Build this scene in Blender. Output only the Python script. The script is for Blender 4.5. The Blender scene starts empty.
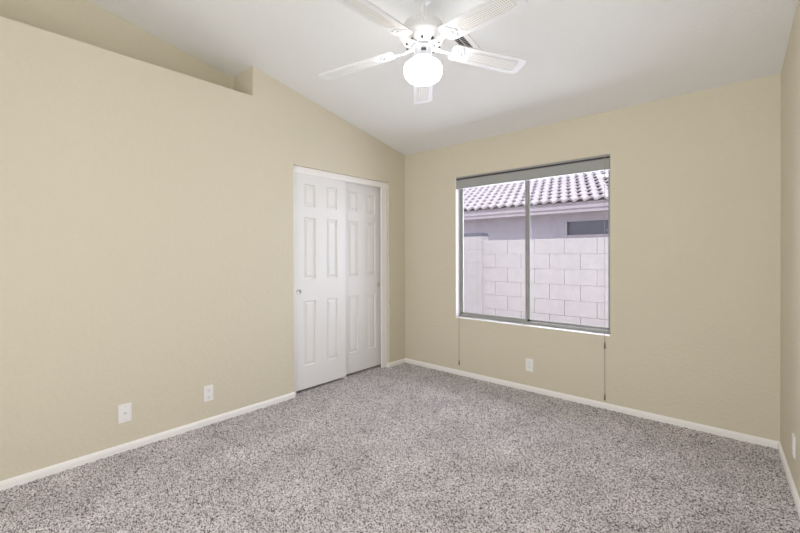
import bpy, bmesh, math, random
from mathutils import Vector, Matrix
random.seed(4)
C = bpy.context.scene.collection
S = bpy.context.scene

# ------------------------------------------------------------------ room measures (metres)
XL, D, XR = 3.042, 3.550, 0.144        # left wall x=-XL, window wall y=D, right/window corner x=XR
HC, SL = 2.424, 0.20                   # ceiling height at the window wall, rise per metre towards the camera
YN = -1.15                             # wall behind the camera
TAN3 = math.tan(math.radians(3.0))     # right wall runs 3 degrees out of square
def ceil_z(y): return HC + SL * (D - y)
def right_x(y): return XR + TAN3 * (D - y)

# ------------------------------------------------------------------ camera
cam = bpy.data.cameras.new('camera'); cam.sensor_width = 36; cam.sensor_fit = 'HORIZONTAL'
cam.lens = 399.25 / 800 * 36
cam.shift_y = -(266.5 - 256.28) / 800
cam.clip_start = 0.02
co = bpy.data.objects.new('camera', cam); C.objects.link(co)
yaw, pitch, roll = 0.7209, 0.0054, -0.0032
co.matrix_world = (Matrix.Translation((0, 0, 1.27)) @ Matrix.Rotation(yaw, 4, 'Z')
                   @ Matrix.Rotation(math.pi/2 - pitch, 4, 'X') @ Matrix.Rotation(roll, 4, 'Z'))
S.camera = co

# ------------------------------------------------------------------ world, sun, exposure
w = bpy.data.worlds.new('world'); S.world = w; w.use_nodes = True
nt = w.node_tree; bg = nt.nodes['Background']
sky = nt.nodes.new('ShaderNodeTexSky'); sky.sky_type = 'NISHITA'
sky.sun_disc = False; sky.sun_elevation = math.radians(55); sky.sun_rotation = math.radians(200)
mixw = nt.nodes.new('ShaderNodeMix'); mixw.data_type = 'RGBA'
mixw.inputs[0].default_value = 0.55
nt.links.new(sky.outputs[0], mixw.inputs[6]); mixw.inputs[7].default_value = (6.2, 6.0, 6.6, 1)
nt.links.new(mixw.outputs[2], bg.inputs[0]); bg.inputs[1].default_value = 0.17
def sun(name, el, az, st, col):
    l = bpy.data.lights.new(name, 'SUN'); l.energy = st; l.angle = math.radians(1.0); l.color = col
    o = bpy.data.objects.new(name, l); C.objects.link(o)
    d = Vector((math.sin(az)*math.cos(el), -math.cos(az)*math.cos(el), math.sin(el)))   # towards the sun
    o.rotation_euler = d.to_track_quat('Z', 'Y').to_euler(); o.location = d * 20
sun('sun', math.radians(56), math.radians(38), 3.3, (1.0, .95, .93))
def area(name, loc, rot, sx, sy, p, col):
    l = bpy.data.lights.new(name, 'AREA'); l.shape = 'RECTANGLE'; l.size = sx; l.size_y = sy; l.energy = p; l.color = col
    o = bpy.data.objects.new(name, l); C.objects.link(o); o.location = loc; o.rotation_euler = rot
    return o
# fill light added in the unseen hall behind the camera
area('hall_fill', (-.80, YN - 0.30, 1.30), (math.radians(90), 0, 0), 1.8, 2.1, 62, (.98, .98, 1.0))
# daylight arriving at the window
area('window_daylight', (-1.60, D + .80, 1.35), (math.radians(-90), 0, 0), 1.8, 1.5, 82, (.84, .90, 1.0))
LAMP = 12.0
S.view_settings.view_transform = 'Standard'; S.view_settings.look = 'None'
S.view_settings.exposure = 0.19; S.view_settings.gamma = 1.0
S.view_settings.use_curve_mapping = False
S.cycles.max_bounces = 14; S.cycles.diffuse_bounces = 10; S.cycles.sample_clamp_indirect = 8

# ------------------------------------------------------------------ materials
def mat(name, col, rough=.6, metal=0, spec=.5, noise=None, bump=None):
    m = bpy.data.materials.new(name); m.use_nodes = True; t = m.node_tree; b = t.nodes['Principled BSDF']
    b.inputs['Base Color'].default_value = (*col, 1); b.inputs['Roughness'].default_value = rough
    b.inputs['Metallic'].default_value = metal; b.inputs['Specular IOR Level'].default_value = spec
    tc = t.nodes.new('ShaderNodeTexCoord')
    if noise:                              # (scale, amount)
        n = t.nodes.new('ShaderNodeTexNoise'); n.inputs['Scale'].default_value = noise[0]; n.inputs['Detail'].default_value = 5
        t.links.new(tc.outputs['Object'], n.inputs['Vector'])
        r = t.nodes.new('ShaderNodeValToRGB')
        r.color_ramp.elements[0].position = .3; r.color_ramp.elements[1].position = .7
        r.color_ramp.elements[0].color = (*[c*(1-noise[1]) for c in col], 1)
        r.color_ramp.elements[1].color = (*[min(1, c*(1+noise[1])) for c in col], 1)
        t.links.new(n.outputs['Fac'], r.inputs[0]); t.links.new(r.outputs[0], b.inputs['Base Color'])
    if bump:                               # (scale, strength, distance)
        n = t.nodes.new('ShaderNodeTexNoise'); n.inputs['Scale'].default_value = bump[0]; n.inputs['Detail'].default_value = 3
        t.links.new(tc.outputs['Object'], n.inputs['Vector'])
        bp = t.nodes.new('ShaderNodeBump'); bp.inputs['Strength'].default_value = bump[1]; bp.inputs['Distance'].default_value = bump[2]
        t.links.new(n.outputs['Fac'], bp.inputs['Height']); t.links.new(bp.outputs[0], b.inputs['Normal'])
    return m
M = {}
M['wall'] = mat('beige_orange_peel_paint', (.65, .604, .486), .75, spec=.25, bump=(42, .5, .008))
M['ceiling'] = mat('white_ceiling_paint', (.80, .81, .81), .85, spec=.2, bump=(55, .4, .006))
M['trim'] = mat('white_semi_gloss_trim', (.87, .86, .85), .38, bump=(30, .05, .001))
M['door'] = mat('white_door_paint', (.78, .775, .77), .42, bump=(60, .06, .001))
M['plastic'] = mat('white_plastic', (.84, .83, .83), .35)
M['slot'] = mat('dark_slot', (.05, .05, .05), .6)
M['fan'] = mat('white_fan_enamel', (.76, .77, .79), .32, bump=(20, .03, .001))
M['fan_grey'] = mat('pale_grey_fan_metal', (.52, .54, .58), .3, .35, noise=(30, .08))
M['alu'] = mat('grey_aluminium', (.31, .31, .30), .6, 0, noise=(20, .05))
M['blind'] = mat('grey_blind_fabric', (.40, .41, .40), .7, noise=(60, .05))
M['blind_light'] = mat('pale_blind_rail', (.34, .34, .34), .6)
M['blind_dark'] = mat('charcoal_blind_channel', (.045, .045, .05), .6)
M['cord'] = mat('taupe_cord', (.36, .33, .28), .8)
M['tassel'] = mat('brown_grey_tassel', (.16, .14, .11), .6)
M['brass'] = mat('satin_nickel', (.66, .66, .66), .3, .3)
M['closet_dark'] = mat('closet_painted_shade', (.16, .14, .11), .8)  # dark colour stands in for shade behind the closet doors
M['stucco'] = mat('lavender_grey_stucco', (.53, .51, .575), .9, spec=.1, noise=(6, .05), bump=(60, .5, .01))
M['fascia'] = mat('pink_grey_fascia', (.49, .46, .50), .8, noise=(8, .06))
M['tile'] = mat('pale_concrete_roof_tile', (.56, .535, .56), .85, noise=(5, .14), bump=(40, .3, .006))
M['gravel'] = mat('pale_gravel', (.50, .45, .40), .95, noise=(30, .3), bump=(40, .8, .02))
M['house_glass'] = mat('dark_house_glass', (.12, .13, .19), .15)
M['cap'] = mat('slate_cap', (.13, .14, .19), .8, noise=(10, .1))
M['block'] = mat('pinkish_white_block', (.50, .49, .515), .9, spec=.15, noise=(9, .05), bump=(50, .5, .006))
M['mortar'] = mat('grey_mortar', (.47, .46, .485), .95, noise=(20, .08))

# carpet: frieze of grey, brown and off-white tufts
def carpet():
    m = bpy.data.materials.new('speckled_grey_frieze_carpet'); m.use_nodes = True; t = m.node_tree; b = t.nodes['Principled BSDF']
    b.inputs['Roughness'].default_value = 1; b.inputs['Specular IOR Level'].default_value = .05
    b.inputs['Sheen Weight'].default_value = .25; b.inputs['Sheen Roughness'].default_value = .6
    tc = t.nodes.new('ShaderNodeTexCoord')
    nz = t.nodes.new('ShaderNodeTexNoise'); nz.inputs['Scale'].default_value = 60; nz.inputs['Detail'].default_value = 2
    mv = t.nodes.new('ShaderNodeVectorMath'); mv.operation = 'MULTIPLY_ADD'; mv.inputs[1].default_value = (.006, .006, 0)
    t.links.new(tc.outputs['Object'], nz.inputs['Vector']); t.links.new(nz.outputs['Color'], mv.inputs[0]); t.links.new(tc.outputs['Object'], mv.inputs[2])
    v = t.nodes.new('ShaderNodeTexVoronoi'); v.inputs['Scale'].default_value = 225
    t.links.new(mv.outputs[0], v.inputs['Vector'])
    sp = t.nodes.new('ShaderNodeSeparateColor'); t.links.new(v.outputs['Color'], sp.inputs[0])
    r = t.nodes.new('ShaderNodeValToRGB'); cr = r.color_ramp; cr.interpolation = 'LINEAR'
    stops = [(0, (.03, .025, .024)), (.17, (.09, .075, .072)), (.33, (.36, .33, .33)), (.50, (.63, .58, .59)), (.85, (.79, .75, .765)), (1, (.88, .85, .86))]
    cr.elements[0].position, cr.elements[0].color = stops[0][0], (*stops[0][1], 1)
    cr.elements[1].position, cr.elements[1].color = stops[-1][0], (*stops[-1][1], 1)
    for p, c in stops[1:-1]:
        e = cr.elements.new(p); e.color = (*c, 1)
    t.links.new(sp.outputs[0], r.inputs[0])
    # broad wear / nap variation
    n2 = t.nodes.new('ShaderNodeTexNoise'); n2.inputs['Scale'].default_value = 3.5; n2.inputs['Detail'].default_value = 3
    t.links.new(tc.outputs['Object'], n2.inputs['Vector'])
    mr = t.nodes.new('ShaderNodeMapRange'); mr.inputs['From Min'].default_value = .35; mr.inputs['From Max'].default_value = .65
    mr.inputs['To Min'].default_value = .80; mr.inputs['To Max'].default_value = .98
    t.links.new(n2.outputs['Fac'], mr.inputs['Value'])
    mu = t.nodes.new('ShaderNodeVectorMath'); mu.operation = 'SCALE'
    t.links.new(r.outputs[0], mu.inputs[0]); t.links.new(mr.outputs[0], mu.inputs['Scale'])
    t.links.new(mu.outputs[0], b.inputs['Base Color'])
    bp = t.nodes.new('ShaderNodeBump'); bp.inputs['Strength'].default_value = .3; bp.inputs['Distance'].default_value = .004
    t.links.new(sp.outputs[0], bp.inputs['Height']); t.links.new(bp.outputs[0], b.inputs['Normal'])
    return m
M['carpet'] = carpet()

def glass():
    m = bpy.data.materials.new('window_glass'); m.use_nodes = True; t = m.node_tree; t.nodes.clear()
    o = t.nodes.new('ShaderNodeOutputMaterial'); mx = t.nodes.new('ShaderNodeMixShader'); mx.inputs[0].default_value = .05
    a = t.nodes.new('ShaderNodeBsdfTransparent'); a.inputs[0].default_value = (.96, .95, .97, 1)
    g = t.nodes.new('ShaderNodeBsdfGlossy'); g.inputs['Roughness'].default_value = .02
    t.links.new(a.outputs[0], mx.inputs[1]); t.links.new(g.outputs[0], mx.inputs[2]); t.links.new(mx.outputs[0], o.inputs[0])
    return m
M['glass'] = glass()
def globe_mat():
    m = bpy.data.materials.new('lit_opal_globe'); m.use_nodes = True; b = m.node_tree.nodes['Principled BSDF']
    b.inputs['Base Color'].default_value = (.9, .9, .9, 1); b.inputs['Roughness'].default_value = .25
    b.inputs['Emission Color'].default_value = (1, .98, .95, 1); b.inputs['Emission Strength'].default_value = LAMP
    return m
M['globe'] = globe_mat()
def cane():
    m = bpy.data.materials.new('cane_weave_insert'); m.use_nodes = True; t = m.node_tree; b = t.nodes['Principled BSDF']
    b.inputs['Roughness'].default_value = .6
    tc = t.nodes.new('ShaderNodeTexCoord')
    s = t.nodes.new('ShaderNodeVectorMath'); s.operation = 'SCALE'; s.inputs['Scale'].default_value = 1/.0125
    f = t.nodes.new('ShaderNodeVectorMath'); f.operation = 'FRACTION'
    u = t.nodes.new('ShaderNodeVectorMath'); u.operation = 'SUBTRACT'; u.inputs[1].default_value = (.5, .5, 0)
    k = t.nodes.new('ShaderNodeVectorMath'); k.operation = 'MULTIPLY'; k.inputs[1].default_value = (1, 1, 0)
    l = t.nodes.new('ShaderNodeVectorMath'); l.operation = 'LENGTH'
    c = t.nodes.new('ShaderNodeMath'); c.operation = 'LESS_THAN'; c.inputs[1].default_value = .30
    mx = t.nodes.new('ShaderNodeMix'); mx.data_type = 'RGBA'
    mx.inputs[6].default_value = (.80, .80, .79, 1); mx.inputs[7].default_value = (.50, .48, .43, 1)
    t.links.new(tc.outputs['Object'], s.inputs[0]); t.links.new(s.outputs[0], f.inputs[0]); t.links.new(f.outputs[0], u.inputs[0])
    t.links.new(u.outputs[0], k.inputs[0]); t.links.new(k.outputs[0], l.inputs[0]); t.links.new(l.outputs['Value'], c.inputs[0])
    t.links.new(c.outputs[0], mx.inputs[0]); t.links.new(mx.outputs[2], b.inputs['Base Color'])
    return m
M['cane'] = cane()

# ------------------------------------------------------------------ mesh helpers
def obj(name, bm, m, parent=None, smooth=False, kind=None, label=None):
    me = bpy.data.meshes.new(name); bmesh.ops.recalc_face_normals(bm, faces=bm.faces); bm.to_mesh(me); bm.free()
    me.materials.append(m)
    if smooth:
        for p in me.polygons: p.use_smooth = True
        me.set_sharp_from_angle(angle=math.radians(smooth if smooth is not True else 40))
    o = bpy.data.objects.new(name, me); C.objects.link(o)
    if parent: o.parent = parent
    if kind: o['kind'] = kind
    if label: o['label'] = label
    return o
def struct(name, bm, m, parent=None, **k): return obj(name, bm, m, parent, kind=None if parent else 'structure', **k)
def tag(o, label, cat, group=None):
    o['label'] = label; o['category'] = cat
    if group: o['group'] = group
    return o
def thing(name, label, cat, loc=(0, 0, 0), rot=(0, 0, 0), group=None):
    o = bpy.data.objects.new(name, None); C.objects.link(o); o.location = loc; o.rotation_euler = rot; o.empty_display_size = .1
    return tag(o, label, cat, group)
def NB(): return bmesh.new()
def bx(bm, a, b, bev=0, mat4=None):
    x0, x1 = sorted((a[0], b[0])); y0, y1 = sorted((a[1], b[1])); z0, z1 = sorted((a[2], b[2]))
    t = bmesh.new(); bmesh.ops.create_cube(t, size=1)
    for v in t.verts:
        v.co = Vector(((x0+x1)/2 + v.co.x*(x1-x0), (y0+y1)/2 + v.co.y*(y1-y0), (z0+z1)/2 + v.co.z*(z1-z0)))
    if bev: bmesh.ops.bevel(t, geom=t.edges[:], offset=bev, segments=2, affect='EDGES', profile=.6)
    join(bm, t, mat4); return bm
def join(bm, t, mat4=None):
    if mat4 is not None: bmesh.ops.transform(t, matrix=mat4, verts=t.verts)
    mp = {v: bm.verts.new(v.co) for v in t.verts}
    for f in t.faces:
        try: bm.faces.new([mp[v] for v in f.verts])
        except ValueError: pass
    t.free()
def prism(bm, pts, axis, a, b):
    """extrude a closed outline pts (2-D) along an axis from a to b"""
    def P(p, s):
        if axis == 'x': return (s, p[0], p[1])
        if axis == 'y': return (p[0], s, p[1])
        return (p[0], p[1], s)
    A = [bm.verts.new(P(p, a)) for p in pts]; B = [bm.verts.new(P(p, b)) for p in pts]; n = len(pts)
    bm.faces.new(A); bm.faces.new(B[::-1])
    for i in range(n): bm.faces.new((A[i], A[(i+1) % n], B[(i+1) % n], B[i]))
    return bm
def lathe(bm, prof, n=48, c=(0, 0, 0), flute=None):
    rings = []
    for r, z in prof:
        if r < 1e-5: rings.append([bm.verts.new((c[0], c[1], c[2]+z))]); continue
        ring = []
        for i in range(n):
            a = 2*math.pi*i/n; rr = r
            if flute and flute[1] <= z <= flute[2]: rr = r*(1 - flute[0]*(i % 2))
            ring.append(bm.verts.new((c[0]+rr*math.cos(a), c[1]+rr*math.sin(a), c[2]+z)))
        rings.append(ring)
    for A, B in zip(rings, rings[1:]):
        for i in range(n):
            j = (i+1) % n
            if len(A) == 1 and len(B) == 1: continue
            if len(A) == 1: bm.faces.new((A[0], B[i], B[j]))
            elif len(B) == 1: bm.faces.new((A[i], A[j], B[0]))
            else: bm.faces.new((A[i], A[j], B[j], B[i]))
    return bm
def tube(bm, a, b, r, n=12):
    a, b = Vector(a), Vector(b); d = b-a
    t = bmesh.new(); bmesh.ops.create_cone(t, cap_ends=True, segments=n, radius1=r, radius2=r, depth=d.length)
    q = d.to_track_quat('Z', 'Y').to_matrix().to_4x4(); q.translation = (a+b)/2
    join(bm, t, q); return bm
def slab(bm, quad, thick, direction):
    A = [bm.verts.new(p) for p in quad]; d = Vector(direction)*thick
    B = [bm.verts.new(Vector(p)+d) for p in quad]; n = len(quad)
    bm.faces.new(A); bm.faces.new(B[::-1])
    for i in range(n): bm.faces.new((A[i], A[(i+1) % n], B[(i+1) % n], B[i]))
    return bm

# ------------------------------------------------------------------ floor, ceiling
HALL = YN - 2.2
b = NB(); bx(b, (-3.95, HALL, -.12), (1.4, D+.02, -.001))
G = .0065; nx_, ny_ = int((right_x(.2)+.02+3.5)/G), int((D-.1)/G)       # the pile: uneven tufts
rows_ = []; rnd = random.random
for j in range(ny_+1):
    rows_.append([b.verts.new((-3.5+(i+.6*rnd()-.3)*G, D-(j+.6*rnd()-.3)*G, .009*rnd()**1.3-.001)) for i in range(nx_+1)])
for r0_, r1_ in zip(rows_, rows_[1:]):
    for i in range(nx_): b.faces.new((r0_[i], r1_[i], r1_[i+1], r0_[i+1]))
struct('floor', b, M['carpet'])
b = NB()
slab(b, [(-3.95, YN-.02, ceil_z(YN-.02)), (.75, YN-.02, ceil_z(YN-.02)), (.75, D+.12, ceil_z(D+.12)), (-3.95, D+.12, ceil_z(D+.12))], .16, (0, 0, 1))
struct('ceiling', b, M['ceiling'])

# ------------------------------------------------------------------ left wall with closet opening and plant ledge
YP, ZLEDGE, XN = 1.656, 2.560, -3.387            # pillar face, ledge height, back of the niche
OY0, OY1, OZ = 2.034, 3.277, 2.068               # closet opening
T = .115
b = NB()
def wl(y0, y1, z0, z1a, z1b=None):               # a piece of left wall; z1a at y0, z1b at y1
    z1b = z1a if z1b is None else z1b
    prism(b, [(y0, z0), (y1, z0), (y1, z1b), (y0, z1a)], 'x', -XL-T, -XL)
wl(YN, YP, 0, ZLEDGE)
wl(YP, OY0, 0, ceil_z(YP)+.02, ceil_z(OY0)+.02)
wl(OY0, OY1, OZ, ceil_z(OY0)+.02, ceil_z(OY1)+.02)
wl(OY1, D+.05, 0, ceil_z(OY1)+.02, ceil_z(D+.05)+.02)
bx(b, (XN-.1, YN, ZLEDGE-.12), (-XL-T+.001, YP, ZLEDGE))                                   # ledge top
prism(b, [(YN, ZLEDGE-.1), (YP+.1, ZLEDGE-.1), (YP+.1, ceil_z(YP+.1)+.02), (YN, ceil_z(YN)+.02)], 'x', XN-.1, XN)   # niche back
prism(b, [(YP, ZLEDGE-.1), (YP+.1, ZLEDGE-.1), (YP+.1, ceil_z(YP+.1)+.02), (YP, ceil_z(YP)+.02)], 'x', XN-.1, -XL-T+.001)
prism(b, [(XN, YP-.035), (XN+.012, YP-.03), (XN+.024, YP), (XN, YP)], 'z', ZLEDGE, ceil_z(YP-.03))
struct('wall_left', b, M['wall'])
b = NB()                                                                                   # closet carcass
bx(b, (-3.88, 1.85, 0), (-3.80, 3.50, 2.3)); bx(b, (-3.80, 1.85, 0), (-XL-T, 1.93, 2.3)); bx(b, (-3.80, 3.42, 0), (-XL-T, 3.50, 2.3))
bx(b, (-3.80, 1.93, 2.22), (-XL-T, 3.42, 2.3))
struct('wall_closet', b, M['closet_dark'])

# closet face trim: flat white boards set 34 mm back in the opening, top track behind
XT = -XL-.034
b = NB()
bx(b, (XT, OY0, 0), (XT-.018, 2.078, OZ), .002)
bx(b, (XT, 3.192, 0), (XT-.018, OY1, OZ), .002)
bx(b, (XT+.004, OY0, 2.008), (XT-.018, OY1, OZ), .002)
bx(b, (XT-.018, OY0, 2.03), (-XL-T, OY1, OZ))
bx(b, (XT-.018, OY0, 0), (-XL-T-.01, OY0+.012, 2.03)); bx(b, (XT-.018, OY1-.012, 0), (-XL-T-.01, OY1, 2.03))
struct('trim_1', b, M['trim'])

# six-panel sliding doors
DW, DH0, DH1 = .61, .030, 2.020
def six_panel(bm, xf, y0):
    ys = [0, .108, .241, .369, .502, DW]
    zs = [DH0, .238, .838, 1.040, 1.612, 1.716, 1.920, DH1]
    for i in range(5):
        for j in range(7):
            ya, yb, za, zb = y0+ys[i], y0+ys[i+1], zs[j], zs[j+1]
            if i in (1, 3) and j in (1, 3, 5):
                rings = [(0, 0), (.005, -.013), (.014, -.013), (.036, -.002)]
                R = []
                for ins, dx in rings:
                    R.append([bm.verts.new((xf+dx, y, z)) for y, z in ((ya+ins, za+ins), (yb-ins, za+ins), (yb-ins, zb-ins), (ya+ins, zb-ins))])
                for A, B in zip(R, R[1:]):
                    for k in range(4): bm.faces.new((A[k], A[(k+1) % 4], B[(k+1) % 4], B[k]))
                bm.faces.new(R[-1])
            else:
                bm.faces.new([bm.verts.new((xf, y, z)) for y, z in ((ya, za), (yb, za), (yb, zb), (ya, zb))])
    bmesh.ops.remove_doubles(bm, verts=bm.verts, dist=1e-5)
    t = NB(); x1 = xf-.034
    q = lambda *p: t.faces.new([t.verts.new(v) for v in p])
    q((x1, y0, DH0), (x1, y0+DW, DH0), (x1, y0+DW, DH1), (x1, y0, DH1))
    for y in (y0, y0+DW): q((xf, y, DH0), (x1, y, DH0), (x1, y, DH1), (xf, y, DH1))
    for z in (DH0, DH1): q((xf, y0, z), (x1, y0, z), (x1, y0+DW, z), (xf, y0+DW, z))
    join(bm, t); bmesh.ops.remove_doubles(bm, verts=bm.verts, dist=1e-5)
def sliding_door(name, xf, yc, hy):
    bm = NB(); six_panel(bm, xf, yc-DW/2)
    d = struct(name, bm, M['door'])
    h = NB(); lathe(h, [(0, -.001), (.016, -.001), (.019, .0005), (.022, .003), (.025, .003), (.026, .0005), (.026, -.002)], 28)
    # cup pull: a shallow dished disc facing the room
    bmesh.ops.transform(h, matrix=Matrix.Translation((xf+.001, hy, .930)) @ Matrix.Rotation(math.pi/2, 4, 'Y'), verts=h.verts)
    obj('door_pull', h, M['brass'], d, smooth=35, label='small round recessed metal finger pull')
    return d
sliding_door('door_1', -3.094+.006, 2.375, 2.123)
sliding_door('door_2', -3.130, 2.950, 3.197)
b = NB(); bx(b, (-3.082, 2.664, 0), (-3.094, 2.690, .022), .003); bx(b, (-3.123, 2.664, 0), (-3.129, 2.690, .022), .002); bx(b, (-3.082, 2.664, 0), (-3.129, 2.690, .006))
tag(obj('door_guide', b, M['plastic']), 'small white plastic floor guide under the meeting edge of the sliding closet doors', 'door guide')

# ------------------------------------------------------------------ window wall
WX0, WX1, WZ0, WZ1 = -2.338, -.855, .598, 2.076
WT = .16
b = NB(); zt = HC+.02
bx(b, (-3.95, D, 0), (WX0, D+WT, zt)); bx(b, (WX1, D, 0), (.75, D+WT, zt))
bx(b, (WX0, D, 0), (WX1, D+WT, WZ0)); bx(b, (WX0, D, WZ1), (WX1, D+WT, zt))
bmesh.ops.remove_doubles(b, verts=b.verts, dist=1e-6)
struct('wall_window', b, M['wall'])
# right wall, a touch out of square, and the wall behind the camera with a hall opening added to let the fill light in
b = NB()
A = [(right_x(D+.1), D+.1), (right_x(YN-.12), YN-.12)]
def rw(t): 
    v = [(A[0][0]+t, A[0][1]), (A[1][0]+t, A[1][1])]; return v
v0 = [b.verts.new((x, y, z)) for (x, y), z in ((A[0], 0), (A[1], 0), (A[1], ceil_z(A[1][1])+.05), (A[0], ceil_z(A[0][1])+.05))]
v1 = [b.verts.new(v.co+Vector((.12, 0, 0))) for v in v0]
b.faces.new(v0); b.faces.new(v1[::-1])
for i in range(4): b.faces.new((v0[i], v0[(i+1) % 4], v1[(i+1) % 4], v1[i]))
struct('wall_right', b, M['wall'])
b = NB(); zn = ceil_z(YN)+.02
bx(b, (-3.95, YN-.12, 0), (-1.75, YN, zn)); bx(b, (.15, YN-.12, 0), (.55, YN, zn)); bx(b, (-1.75, YN-.12, 2.45), (.15, YN, zn))
struct('wall_near', b, M['wall'])
b = NB()
bx(b, (-3.95, HALL, 0), (1.4, HALL+.1, 2.5)); bx(b, (-3.95, HALL, 0), (-3.85, YN-.12, 2.5)); bx(b, (1.3, HALL, 0), (1.4, YN-.12, 2.5))
bx(b, (.55, YN-.12, 0), (1.4, YN-.02, 2.5))
struct('wall_hall', b, M['wall'])
b = NB(); bx(b, (-3.95, HALL, 2.5), (1.4, YN-.12, 2.6)); struct('ceiling_hall', b, M['ceiling'])

# ------------------------------------------------------------------ baseboards
BH, BT = .051, .014
PROF = [(0, 0), (BT, 0), (BT, .034), (BT-.003, .037), (BT-.003, .042), (BT-.006, .046), (BT-.009, .0495), (0, BH)]
b = NB()
prism(b, [(-XL+u, z) for u, z in PROF], 'y', YN, OY0+.002); struct('baseboard_left', b, M['trim'])
b = NB()
prism(b, [(-XL+u, z) for u, z in PROF], 'y', OY1-.012, D)
bx(b, (-XL, OY1-.013, 0), (-XL-.034, OY1-.001, BH), .002)
struct('baseboard_left_corner', b, M['trim'])
b = NB(); prism(b, [(D-u, z) for u, z in PROF], 'x', -XL, XR+.003); struct('baseboard_window', b, M['trim'])
b = NB()
L_ = (D-YN)/math.cos(math.radians(3))
prism(b, [(-u, z) for u, z in PROF], 'y', -L_, 0)
o = struct('baseboard_right', b, M['trim']); o.location = (XR, D, 0); o.rotation_euler = (0, 0, math.radians(3))

# ------------------------------------------------------------------ window
FY = D+.066
b = NB(); bx(b, (WX0, D-.004, WZ0-.002), (WX1, FY+.05, WZ0+.006), .002)
sill = struct('window_sill', b, M['trim'])
b = NB(); bx(b, (WX0, D+.001, WZ0+.010), (WX0+.005, FY+.002, WZ1)); struct('trim_2', b, M['trim'])
win = None
b = NB()
# outer frame
bx(b, (WX0, FY, WZ0+.01), (WX0+.022, FY+.06, WZ1), .002); bx(b, (WX1-.022, FY, WZ0+.01), (WX1, FY+.06, WZ1), .002)
bx(b, (WX0, FY, WZ0+.01), (WX1, FY+.06, WZ0+.034), .002); bx(b, (WX0, FY, WZ1-.03), (WX1, FY+.06, WZ1), .002)
win = struct('window_1', b, M['alu'])
def sash(name, x0, x1, y0, zb, fw=.024, gl=True):
    s = NB()
    bx(s, (x0, y0, zb), (x0+fw, y0+.009, WZ1-.03), .002); bx(s, (x1-fw, y0, zb), (x1, y0+.009, WZ1-.03), .002)
    bx(s, (x0, y0, zb), (x1, y0+.009, zb+fw), .002); bx(s, (x0, y0, WZ1-.03-fw), (x1, y0+.009, WZ1-.03), .002)
    so = obj(name, s, M['alu'], win)
    g = NB(); bx(g, (x0+fw-.003, y0+.003, zb+fw-.003), (x1-fw+.003, y0+.007, WZ1-.03-fw+.003)); obj('window_glass', g, M['glass'], so)
    return so
xm = -1.590
s1 = sash('window_sash', WX0+.020, xm+.030, FY+.006, WZ0+.032)
s2 = sash('window_sash', xm-.004, WX1-.018, FY+.032, WZ0+.032, .020)
b = NB(); bx(b, (xm-.010, FY-.004, WZ0+.032), (xm+.004, FY+.010, WZ1-.03), .002)
obj('meeting_rail', b, M['alu'], s1)
b = NB(); bx(b, (xm-.006, FY-.016, 1.30), (xm+.006, FY-.002, 1.36), .003); obj('sash_latch', b, M['alu'], s1)

# ------------------------------------------------------------------ blind, drawn right up
bl = thing('window_blind', 'grey pleated window blind drawn fully up at the top of the window', 'blind', ((WX0+WX1)/2, D, WZ1))
hw = (WX1-WX0)/2-.003
b = NB(); bx(b, (-hw, .001, -.016), (hw, .046, -.001), .002); bx(b, (-hw, .018, -.040), (hw, .046, -.016)); bx(b, (-hw, .001, -.041), (hw, .046, -.033), .001)
obj('headrail', b, M['blind_light'], bl)
b = NB(); bx(b, (-hw+.002, .006, -.033), (hw-.002, .018, -.016)); obj('rail_channel', b, M['blind_dark'], bl, label='dark channel in the headrail')
b = NB(); n = 11; z0, z1 = -.041, -.112
pts = []
for k in range(n):
    za = z0+(z1-z0)*k/n; zb = z0+(z1-z0)*(k+1)/n
    pts += [(.0045, za), (.002, (za+zb)/2)]
pts += [(.0045, z1), (.044, z1), (.044, z0)]
prism(b, pts, 'x', -hw+.002, hw-.002); obj('pleated_stack', b, M['blind'], bl)
b = NB(); bx(b, (-hw, .001, -.123), (hw, .045, -.112), .002); obj('bottom_rail', b, M['blind_light'], bl)
for x, y, zt_, zb_, tz in ((-.894, -.008, -.004, .10, (.522, .10)), (-2.294, -.008, WZ0-WZ1+.002, .125, (.135,))):
    xx = x-(WX0+WX1)/2
    c = NB(); tube(c, (xx, y, zt_), (xx, y, zb_-WZ1), .0016, 8)
    if x > -1: tube(c, (xx, y, zt_), (xx, .012, -.008), .0016, 8)
    else: tube(c, (xx, y, zt_), (xx-.01, .030, -.112), .0012, 8)
    cc = obj('lift_cord', c, M['cord'], bl)
    for q in tz:
        t = NB(); lathe(t, [(0, .026), (.0025, .025), (.0045, .012), (.006, -.012), (.0065, -.024), (.004, -.028), (0, -.028)], 14, (xx, y, q-WZ1))
        obj('cord_tassel', t, M['tassel'], cc, smooth=True)

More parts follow.
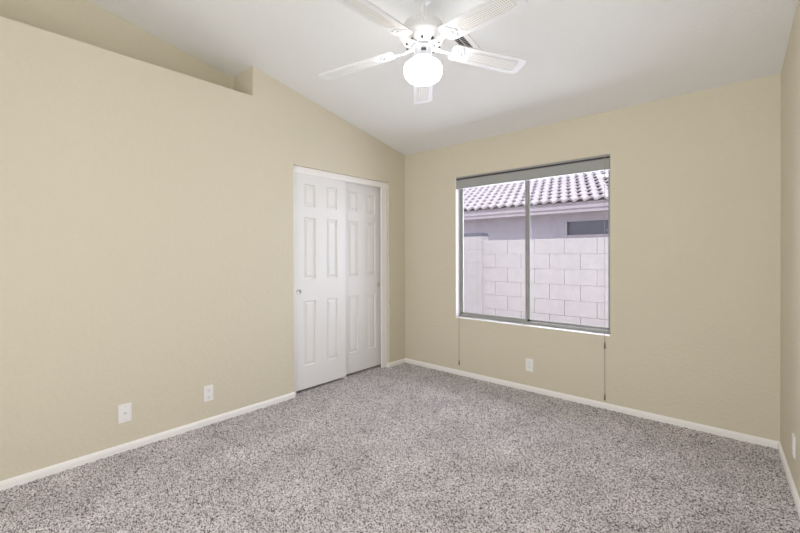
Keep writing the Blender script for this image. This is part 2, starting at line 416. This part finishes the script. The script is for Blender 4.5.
# ------------------------------------------------------------------ outlets
def plate(name, label, cat, loc, rz, w=.070, h=.115, kind='duplex', group=None):
    """plate faces local -Y"""
    t = thing(name, label, cat, loc, (0, 0, rz), group)
    b = NB(); prism(b, [(-w/2, -h/2), (w/2, -h/2), (w/2, h/2), (-w/2, h/2)], 'y', 0, -.0025)
    prism(b, [(-w/2+.004, -h/2+.004), (w/2-.004, -h/2+.004), (w/2-.004, h/2-.004), (-w/2+.004, h/2-.004)], 'y', -.0025, -.006)
    obj('cover_plate', b, M['plastic'], t)
    if kind == 'duplex':
        for s in (-1, 1):
            r = NB(); bx(r, (-.017, -.006, s*.0265-.0135), (.017, -.0085, s*.0265+.0135), .002)
            ro = obj('receptacle', r, M['plastic'], t)
            for u in (-.007, .007):
                q = NB(); bx(q, (u-.001, -.0084, s*.0265-.003), (u+.001, -.0089, s*.0265+.006)); obj('outlet_slot', q, M['slot'], ro)
            q = NB(); tube(q, (0, -.0084, s*.0265-.0085), (0, -.009, s*.0265-.0085), .0028); obj('ground_hole', q, M['slot'], ro)
        q = NB(); bmesh.ops.create_cone(q, cap_ends=True, segments=14, radius1=.003, radius2=.0025, depth=.0012)
        bmesh.ops.transform(q, matrix=Matrix.Translation((0, -.0066, 0)) @ Matrix.Rotation(math.pi/2, 4, 'X'), verts=q.verts)
        obj('screw', q, M['brass'], t)
    elif kind == 'decora':
        r = NB(); bx(r, (-.0165, -.006, -.0335), (.0165, -.0085, .0335), .002); ro = obj('receptacle', r, M['plastic'], t)
        for s in (-1, 1):
            for u in (-.007, .007):
                q = NB(); bx(q, (u-.001, -.0084, s*.018-.003), (u+.001, -.0089, s*.018+.006)); obj('outlet_slot', q, M['slot'], ro)
    else:
        q = NB(); tube(q, (0, -.005, 0), (0, -.009, 0), .0075, 6); tube(q, (0, -.009, 0), (0, -.017, 0), .0045, 14); obj('coaxial_jack', q, M['brass'], t, label='dark metal coaxial jack in the centre')
        for s in (-1, 1):
            q = NB(); tube(q, (0, -.0055, s*.045), (0, -.0068, s*.045), .003, 12); obj('screw', q, M['brass'], t)
    return t
R90 = math.pi/2
plate('cable_plate', 'white cable wall plate with one round jack, leftmost on the left wall', 'wall plate', (-XL, .760, .248), R90, .074, .118, 'coax')
plate('electrical_outlet', 'white double outlet on the left wall between cable plate and closet', 'outlet', (-XL, 1.290, .236), R90)
plate('electrical_outlet', 'white outlet with rectangular face on the window wall below the window', 'outlet', (-1.533, D, .243), 0, .070, .115, 'decora')
yo = 2.965
plate('electrical_outlet', 'white outlet plate on the right wall near the corner, seen edge on', 'outlet', (right_x(yo), yo, .247), -R90+math.radians(3))

# ------------------------------------------------------------------ ceiling register
vy = 2.27; vx = -1.437
vent = thing('ceiling_vent', 'white ceiling air vent with dark slots behind the fan', 'air vent', (vx, vy, ceil_z(vy)), (-math.atan(SL), 0, 0))
b = NB(); vw, vl, fr = .068, .165, .034
for a, c in (((-vw, -vl), (-vw+fr, vl)), ((vw-fr, -vl), (vw, vl)), ((-vw+fr, -vl), (vw-fr, -vl+fr)), ((-vw+fr, vl-fr), (vw-fr, vl))):
    bx(b, (a[0], a[1], -.008), (c[0], c[1], .001), .0015)
obj('vent_frame', b, M['trim'], vent)
b = NB(); bx(b, (-vw+fr, -vl+fr, -.001), (vw-fr, vl-fr, .002)); obj('vent_duct', b, M['slot'], vent, label='dark duct opening')
k = 0; y = -vl+fr+.008
while y < vl-fr-.004:
    s = NB(); bx(s, (-vw+fr, -.0045, -.0005), (vw-fr, .0045, .0005), 0, Matrix.Translation((0, y, -.004)) @ Matrix.Rotation(math.radians(35), 4, 'X'))
    obj('louvre', s, M['fan'], vent); y += .016
s = NB(); bx(s, (-.0015, -vl+fr, -.009), (.0015, vl-fr, -.005)); obj('louvre_bar', s, M['fan'], vent)

# ------------------------------------------------------------------ ceiling fan
FX, FYC = -1.401, 1.798
ZC = ceil_z(FYC)
fan = thing('ceiling_fan', 'white five-blade ceiling fan with cane inserts and a lit globe', 'ceiling fan', (FX, FYC, ZC))
def zz(z): return z-ZC
c = NB(); lathe(c, [(.0, .02), (.068, .02), (.068, -.012), (.066, -.030), (.058, -.052), (.042, -.072), (.026, -.084), (.014, -.088), (0, -.088)], 48)
obj('ceiling_canopy', c, M['fan'], fan, smooth=True)
c = NB(); tube(c, (0, 0, -.08), (0, 0, zz(2.60)), .0125, 20); obj('downrod', c, M['fan'], fan, smooth=True)
c = NB(); lathe(c, [(.0, zz(2.625)), (.020, zz(2.622)), (.027, zz(2.60)), (.040, zz(2.590)), (.085, zz(2.583)), (.106, zz(2.570)), (.112, zz(2.560))], 48)
obj('motor_cover', c, M['fan'], fan, smooth=True)
c = NB(); lathe(c, [(.112, zz(2.562)), (.116, zz(2.552)), (.117, zz(2.518)), (.120, zz(2.512))], 96, flute=(.045, zz(2.515), zz(2.556)))
obj('vent_ring', c, M['fan'], fan, label='ribbed vent ring around the motor')
c = NB(); lathe(c, [(.118, zz(2.528)), (.132, zz(2.524)), (.137, zz(2.514)), (.137, zz(2.502)), (.131, zz(2.492)), (.124, zz(2.488)), (.120, zz(2.480)), (.104, zz(2.462)), (.082, zz(2.449)), (.070, zz(2.446))], 64)
obj('motor_housing', c, M['fan'], fan, smooth=True)
for k in range(10):
    a = 2*math.pi*k/10+.3; c = NB(); bx(c, (.080, -.006, zz(2.462)), (.100, .006, zz(2.4495)), .001, Matrix.Rotation(a, 4, 'Z'))
    obj('cooling_slot', c, M['slot'], fan, label='dark cooling slot')
c = NB(); lathe(c, [(0, zz(2.455)), (.066, zz(2.449)), (.068, zz(2.440)), (.066, zz(2.434)), (.054, zz(2.430)), (.051, zz(2.425)), (.051, zz(2.395)), (.055, zz(2.391)), (.055, zz(2.384)), (0, zz(2.384))], 48)
sh = obj('switch_housing', c, M['fan_grey'], fan, smooth=35, label='pale grey metal switch housing')
c = NB(); bx(c, (-.014, -.054, zz(2.403)), (.014, -.050, zz(2.418)), .001, Matrix.Rotation(math.radians(42), 4, 'Z')); obj('reverse_switch', c, M['slot'], sh)
c = NB(); lathe(c, [(0, zz(2.386)), (.052, zz(2.386)), (.060, zz(2.380)), (.062, zz(2.372)), (.062, zz(2.362)), (.056, zz(2.360)), (0, zz(2.360))], 48)
obj('globe_fitter', c, M['fan'], fan, smooth=35)
c = NB(); lathe(c, [(.050, zz(2.372)), (.052, zz(2.362)), (.070, zz(2.357)), (.092, zz(2.350)), (.104, zz(2.338)), (.109, zz(2.322)), (.109, zz(2.306)), (.105, zz(2.286)), (.094, zz(2.268)), (.076, zz(2.256)), (.050, zz(2.249)), (.02, zz(2.247)), (0, zz(2.247))], 56)
obj('light_globe', c, M['globe'], fan, smooth=True, label='glowing white opal glass globe')

R0, R1 = .175, .6585
def blade_outline(n=8):
    """outline in (r, t); root narrower, corners rounded"""
    pts = []
    def arc(cx, cy, r, a0, a1):
        for k in range(n+1):
            a = math.radians(a0+(a1-a0)*k/n); pts.append((cx+r*math.cos(a), cy+r*math.sin(a)))
    w0, w1 = .0615, .0696
    arc(R1-.028, w1-.028, .028, 90, 0); arc(R1-.028, -w1+.028, .028, 0, -90)
    arc(R0+.03, -w0+.03, .03, -92, -180); arc(R0+.03, w0-.03, .03, 180, 92)
    return pts
def insert_outline(g=0):
    pts = []; w0, w1 = .033+g, .042+g; ra, rb = .290-g, .612+g
    for k in range(17):
        a = math.radians(90+180*k/16); pts.append((ra+w0*.55+w0*.55*math.cos(a), w0*math.sin(a)))
    pts += [(rb-.012, -w1), (rb, -w1+.012), (rb, w1-.012), (rb-.012, w1)]
    return pts
def make_blade(ang, droop):
    ax = (Matrix.Translation((0, 0, zz(2.4554))) @ Matrix.Rotation(-.0139, 4, 'Y') @ Matrix.Rotation(ang, 4, 'Z')
          @ Matrix.Rotation(.0905+droop, 4, 'Y') @ Matrix.Rotation(-.1935, 4, 'X'))
    t = NB(); prism(t, blade_outline(), 'z', -.003, .003)
    bl_ = obj('blade', t, M['fan'], fan); bl_.matrix_local = ax
    t = NB(); prism(t, insert_outline(), 'z', -.0042, -.002); obj('cane_insert', t, M['cane'], bl_, label='woven cane pattern insert')
    t = NB(); o1, o2 = insert_outline(.004), insert_outline(0)
    for i in range(len(o1)):
        j = (i+1) % len(o1)
        v = [t.verts.new((*p, z)) for p, z in ((o1[i], -.003), (o1[j], -.003), (o2[j], -.0056), (o2[i], -.0056))]; t.faces.new(v)
        v = [t.verts.new((*p, z)) for p, z in ((o2[i], -.0056), (o2[j], -.0056), (o2[j], -.003), (o2[i], -.003))]; t.faces.new(v)
    bmesh.ops.remove_doubles(t, verts=t.verts, dist=1e-6)
    obj('insert_bead', t, M['fan'], bl_)
    # scalloped blade iron carried on a curved arm
    t = NB(); out = []
    for k in range(64):
        a = 2*math.pi*k/64; r = .040*(1+.13*math.cos(5*a)); out.append((.215+r*math.cos(a)*1.05, r*math.sin(a)*1.2))
    prism(t, out, 'z', -.0075, -.003)
    P = [(.066, -.006), (.090, -.010), (.115, -.014), (.145, -.015), (.175, -.012), (.200, -.0085)]
    Wd = [.019, .017, .011, .009, .012, .022]; prev = None; a2 = NB()
    for (r, z), wd in zip(P, Wd):
        ring = [a2.verts.new(p) for p in ((r, -wd, z), (r, wd, z), (r, wd*.7, z+.008), (r, -wd*.7, z+.008))]
        if prev:
            for i in range(4): a2.faces.new((prev[i], prev[(i+1) % 4], ring[(i+1) % 4], ring[i]))
        else: a2.faces.new(ring)
        prev = ring
    a2.faces.new(prev); join(t, a2)
    iron = obj('blade_iron', t, M['fan'], fan); iron.matrix_local = ax
    t = NB(); out = []
    for k in range(40):
        a = 2*math.pi*k/40; out.append((.215+.021*math.cos(a), .024*math.sin(a)))
    prism(t, out, 'z', -.0105, -.007); obj('iron_rosette', t, M['fan'], iron)
    for q in ((.243, 0), (.204, .028), (.204, -.028)):
        t = NB(); tube(t, (q[0], q[1], -.006), (q[0], q[1], -.0098), .004, 12); obj('screw', t, M['fan_grey'], iron)
base = math.atan2(FYC, FX)
YA = (-.0461, -.0253, .0081, .0387, .0245); DR = (.0194, .0265, -.0123, .0071, -.0406)
for k in range(5): make_blade(base + .0496 + YA[k] + k*2*math.pi/5, DR[k])

# ------------------------------------------------------------------ outside
b = NB(); bx(b, (-14, D+WT, -.35), (8, 22, -.20)); struct('ground', b, M['gravel'])
# block wall
BY = D+1.80; top = 1.47
fence = thing('block_wall', 'pinkish white concrete block garden wall outside the window', 'wall', (0, BY, -.2))
b = NB(); bl_b = NB()
bx(b, (-8, .012, -.1), (4, .14, top+.2-.012)); obj('mortar', b, M['mortar'], fence)
for k in range(9):
    z1_ = top+.2-.203*k; z0_ = z1_-.203+.004; off = -1.436 if k % 2 == 0 else -1.632
    j = -17
    while off+j*.4 < 4:
        x0 = off+j*.4+.0025; x1 = x0+.395; j += 1
        bx(bl_b, (x0, 0, z0_), (x1, .15, z1_), 0)
obj('block_courses', bl_b, M['block'], fence)
# pilaster at the left of the view
pil = thing('wall_pilaster', 'block pilaster with a dark flat cap, at the left edge of the window view', 'pilaster', (-3.225, BY, -.2))
b = NB(); bx(b, (-.19, -.048, -.1), (.19, .158, 1.535+.2-.203*8-.001))
for k in range(8):
    z1_ = 1.535+.2-.203*k; bx(b, (-.195, -.05, z1_-.200), (.195, .16, z1_), .003)
    if k < 8: bx(b, (-.188, -.046, z1_-.204), (.188, .156, z1_-.199))
obj('pilaster_blocks', b, M['block'], pil)
b = NB(); bx(b, (-.200, -.052, 1.735), (.197, .163, 1.790), .004); obj('pilaster_cap', b, M['cap'], pil, label='dark slate grey cap')

# neighbour's house
HY = 9.55; EZ = 2.470
house = thing('neighbor_house', "neighboring single-storey house with grey stucco and pale tiled roof beyond the block wall", 'house', (0, HY, -.2))
def hz(z): return z+.2
b = NB(); wx0, wx1, wz0, wz1 = -3.36, -1.9, 1.72, 2.045
W_ = .45
bx(b, (-11, W_, 0), (wx0, W_+.2, hz(2.45))); bx(b, (wx1, W_, 0), (6, W_+.2, hz(2.45)))
bx(b, (wx0, W_, 0), (wx1, W_+.2, hz(1.2))); bx(b, (wx0, W_, hz(wz1)), (wx1, W_+.2, hz(2.45)))
bx(b, (wx0, W_, hz(1.2)), (wx1, W_+.2, hz(wz0-.02)))
bx(b, (-11, W_+.2, 0), (-10.8, 12, hz(2.45))); bx(b, (5.8, W_+.2, 0), (6, 12, hz(2.45))); bx(b, (-11, 11.8, 0), (6, 12, hz(2.45)))
obj('house_wall', b, M['stucco'], house)
b = NB()
bx(b, (wx0-.035, W_-.02, hz(wz0-.045)), (wx1+.035, W_+.12, hz(wz0-.005)), .003)
bx(b, (wx0-.035, W_-.015, hz(wz0-.02)), (wx0, W_+.1, hz(wz1))); bx(b, (wx1, W_-.015, hz(wz0-.02)), (wx1+.035, W_+.1, hz(wz1)))
wf = obj('house_window', b, M['tile'], house, label='wide low house window with dark glass')
b = NB(); bx(b, (wx0, W_+.05, hz(wz0-.02)), (wx1, W_+.07, hz(wz1))); obj('window_pane', b, M['house_glass'], wf)
b = NB(); bx(b, (-11.3, .05, hz(2.315)), (6.3, .09, hz(2.44)), .004); bx(b, (-11.3, .07, hz(2.225)), (6.3, .12, hz(2.33)), .004)
bx(b, (-11.3, .12, hz(2.235)), (6.3, W_, hz(2.26)))
obj('fascia', b, M['fascia'], house)
# tiled roof: S-profile courses, each lapping the one below
PITCH = .40; TW = .235; EXP = .345; rows = 20; seg = 10
x_a, x_b = -11.3, 6.3; nx = int((x_b-x_a)/TW*seg)
def prof(x):
    u = (x/TW) % 1.0
    return .052*math.sin(math.pi*(u/.85)**1.5) if u < .85 else -.014*math.sin(math.pi*(u-.85)/.15)
b = NB()
for r in range(rows):
    y0, y1 = r*EXP, (r+1)*EXP+.06
    sh_ = (TW*.5)*(r % 2)
    fa, fb, fc = [], [], []
    for i in range(nx+1):
        x = x_a+i*TW/seg; p = prof(x+sh_)
        zf = hz(EZ)+PITCH*y0+p+.044; zb = hz(EZ)+PITCH*y1+p-.004
        fa.append(b.verts.new((x, y0, zf))); fb.append(b.verts.new((x, y1, zb))); fc.append(b.verts.new((x, y0+.022, zf-.040 if r else zf-.05)))
    for i in range(nx):
        b.faces.new((fa[i], fa[i+1], fb[i+1], fb[i])); b.faces.new((fc[i], fc[i+1], fa[i+1], fa[i]))
roofm = obj('roof_tiles', b, M['tile'], house, smooth=60)
b = NB(); yr = rows*EXP
prism(b, [(.02, hz(EZ)-.03), (yr, hz(EZ)+PITCH*yr-.05), (yr+yr, hz(EZ)-.03)], 'x', -11.25, 6.25)
obj('roof_deck', b, M['fascia'], house)
b = NB()
for i in range(44):
    x = -11.25+i*.4; tube(b, (x, yr, hz(EZ)+PITCH*yr+.02), (x+.41, yr, hz(EZ)+PITCH*yr+.035), .11, 12)
obj('ridge_cap', b, M['tile'], house, smooth=60)
